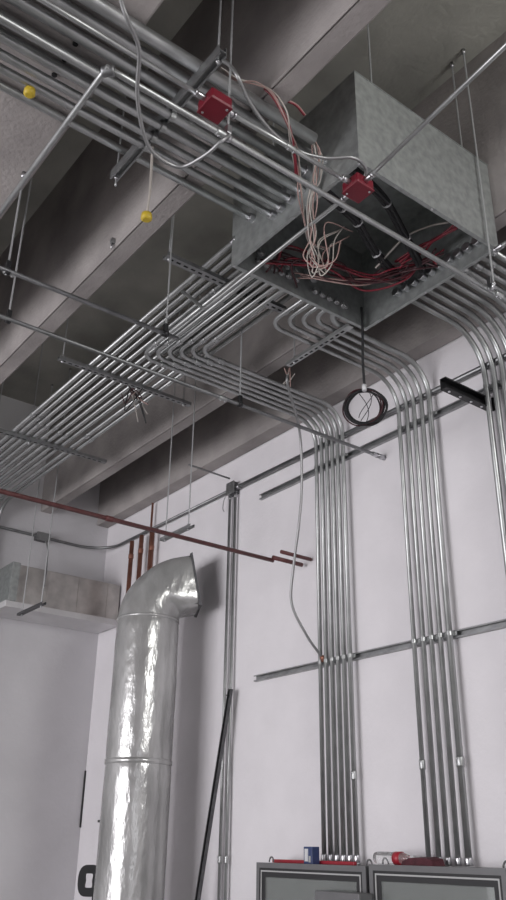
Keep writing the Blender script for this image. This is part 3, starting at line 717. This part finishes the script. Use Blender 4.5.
# ================================================================== CABINETS
def cabinet(x0, x1, zt, label):
    yf, yb, z0 = 3.72, 3.999, .55
    t = thing('glass_door_cabinet', label, 'cabinet', ((x0+x1)/2, 3.86, z0))
    b = MB(); W2 = .004
    b.box(x0, x1, yb-W2, yb, z0, zt); b.box(x0, x1, yf, yb, zt-W2, zt); b.box(x0, x1, yf, yb, z0, z0+W2)
    b.box(x0, x0+W2, yf, yb, z0, zt); b.box(x1-W2, x1, yf, yb, z0, zt)
    b.build('body', M['grey'], t)
    MB().box(x0+.05, x1-.05, yb-.03, yb-.02, z0+.05, zt-.03).build('back_plate', M['panelwhite'], t)
    for xa in (x0+.008, x1-.014): MB().box(xa, xa+.006, yf+.01, yb-.035, z0+.05, zt-.03).build('added_side_liner', M['panelwhite'], t)  # pale panels added to lighten the view through the glass
    def frame(ins, w, y0, y1, m, name):
        q = MB(); a0, a1, c0, c1 = x0+ins, x1-ins, z0+ins, zt-ins
        q.box(a0, a1, y0, y1, c1-w, c1); q.box(a0, a1, y0, y1, c0, c0+w); q.box(a0, a0+w, y0, y1, c0+w, c1-w); q.box(a1-w, a1, y0, y1, c0+w, c1-w)
        return q.build(name, M[m], door if name != 'door' else t)
    door = frame(-.002, .030, yf-.022, yf, 'grey', 'door')
    frame(.028, .032, yf-.018, yf, 'rubber', 'gasket')
    frame(.042, .008, yf-.021, yf-.018, 'greylight', 'trim_strip')
    frame(.058, .022, yf-.016, yf, 'rubber', 'inner_frame')
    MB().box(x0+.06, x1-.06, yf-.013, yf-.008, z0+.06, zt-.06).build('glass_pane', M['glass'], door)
    for x in (x0+.05, x1-.05):
        pts = [(x+.022*math.cos(a), yf+.06, zt+.004+.03*math.sin(a)) for a in [math.pi*i/8 for i in range(9)]]
        MB().tube(pts, .005, 6).build('lifting_eye', M['grey'], t)
    return t
c1 = cabinet(-4.775, -3.785, 1.515, 'grey wall cabinet with glass door under the six conduits, red level on top')
c2 = cabinet(-3.755, -2.835, 1.525, 'grey wall cabinet with glass door under the five conduits, bottle on top')
for k in range(4):
    cable([(-3.62+.05*k, 3.9, 1.42), (-3.56+.07*k, 3.86, 1.36), (-3.45+.05*k, 3.85, 1.20), (-3.5+.06*k, 3.88, .95)], .010, 'thick dark cable curving behind the glass of the larger cabinet', M['black'] if k % 2 else M['flex'], 'cabinet_cable', 'cable', 'cables inside the larger cabinet')
g = thing('grey_steel_box', 'plain grey steel box in front of the smaller cabinet door, near the larger cabinet', 'box', (-3.9, 3.6, .9))
MB().box(-4.09, -3.73, 3.60, 3.695, .75, 1.385, .006).build('body', M['grey'], g)
MB().box(-4.09, -3.73, 3.588, 3.60, .75, 1.385, .004).build('lid', M['grey'], g)
for z in (.79, 1.345): MB().tube([(-3.76, 3.588, z), (-3.76, 3.582, z)], .008, 8).build('lid_screw', M['zinc'], g)
# things lying on top of the cabinets
lv = thing('red_level', 'long red spirit level lying along the top of the smaller cabinet', 'level', (-4.4, 3.86, 1.515))
MB().box(-4.80, -4.03, 3.845, 3.87, 1.515, 1.535, .003).build('body', M['redtool'], lv)
MB().box(-4.45, -4.40, 3.843, 3.845, 1.519, 1.531).build('vial', M['yellow'], lv)
sm = thing('small_carton', 'small dark blue and white carton standing on the smaller cabinet', 'carton', (-4.37, 3.80, 1.515))
MB().box(-4.395, -4.315, 3.77, 3.83, 1.515, 1.612, .003).build('body', M['blue'], sm)
MB().box(-4.382, -4.352, 3.766, 3.770, 1.53, 1.60).build('print_panel', M['label'], sm)
MB().box(-4.344, -4.328, 3.766, 3.770, 1.525, 1.56).build('print_panel', M['greylight'], sm)
bt = thing('plastic_bottle', 'clear plastic bottle with red band lying on the larger cabinet', 'bottle', (-3.7, 3.82, 1.525))
zb = 1.525+.034
MB().tube([(-3.80, 3.80, zb), (-3.795, 3.80, zb), (-3.78, 3.80, zb), (-3.70, 3.80, zb), (-3.68, 3.80, zb), (-3.60, 3.80, zb), (-3.55, 3.80, zb), (-3.53, 3.80, zb)],
          [.022, .030, .033, .033, .031, .033, .020, .013], 16).build('body', M['clear'], bt)
MB().tube([(-3.645, 3.80, zb), (-3.595, 3.80, zb)], .0345, 16).build('red_band', M['redtool'], bt, 'bright red band around the bottle')
MB().tube([(-3.53, 3.80, zb), (-3.505, 3.80, zb)], .015, 12).build('cap', M['label'], bt)
gl = MB(); pr = [(-3.55, 0), (-3.54, .02), (-3.49, .036), (-3.39, .038), (-3.34, .03), (-3.325, 0)]
gl.add([(x, 3.74, 1.527+z) for x, z in pr]+[(x, 3.84, 1.527+z*1.15) for x, z in pr], [tuple(range(6)), tuple(range(6, 12))[::-1]]+[(k, (k+1) % 6, 6+(k+1) % 6, 6+k) for k in range(6)])
gl.build('maroon_pouch', M['maroon'], None, 'flat dark maroon pouch lying beside the bottle on the larger cabinet', 'pouch', origin=(-3.43, 3.8, 1.527))
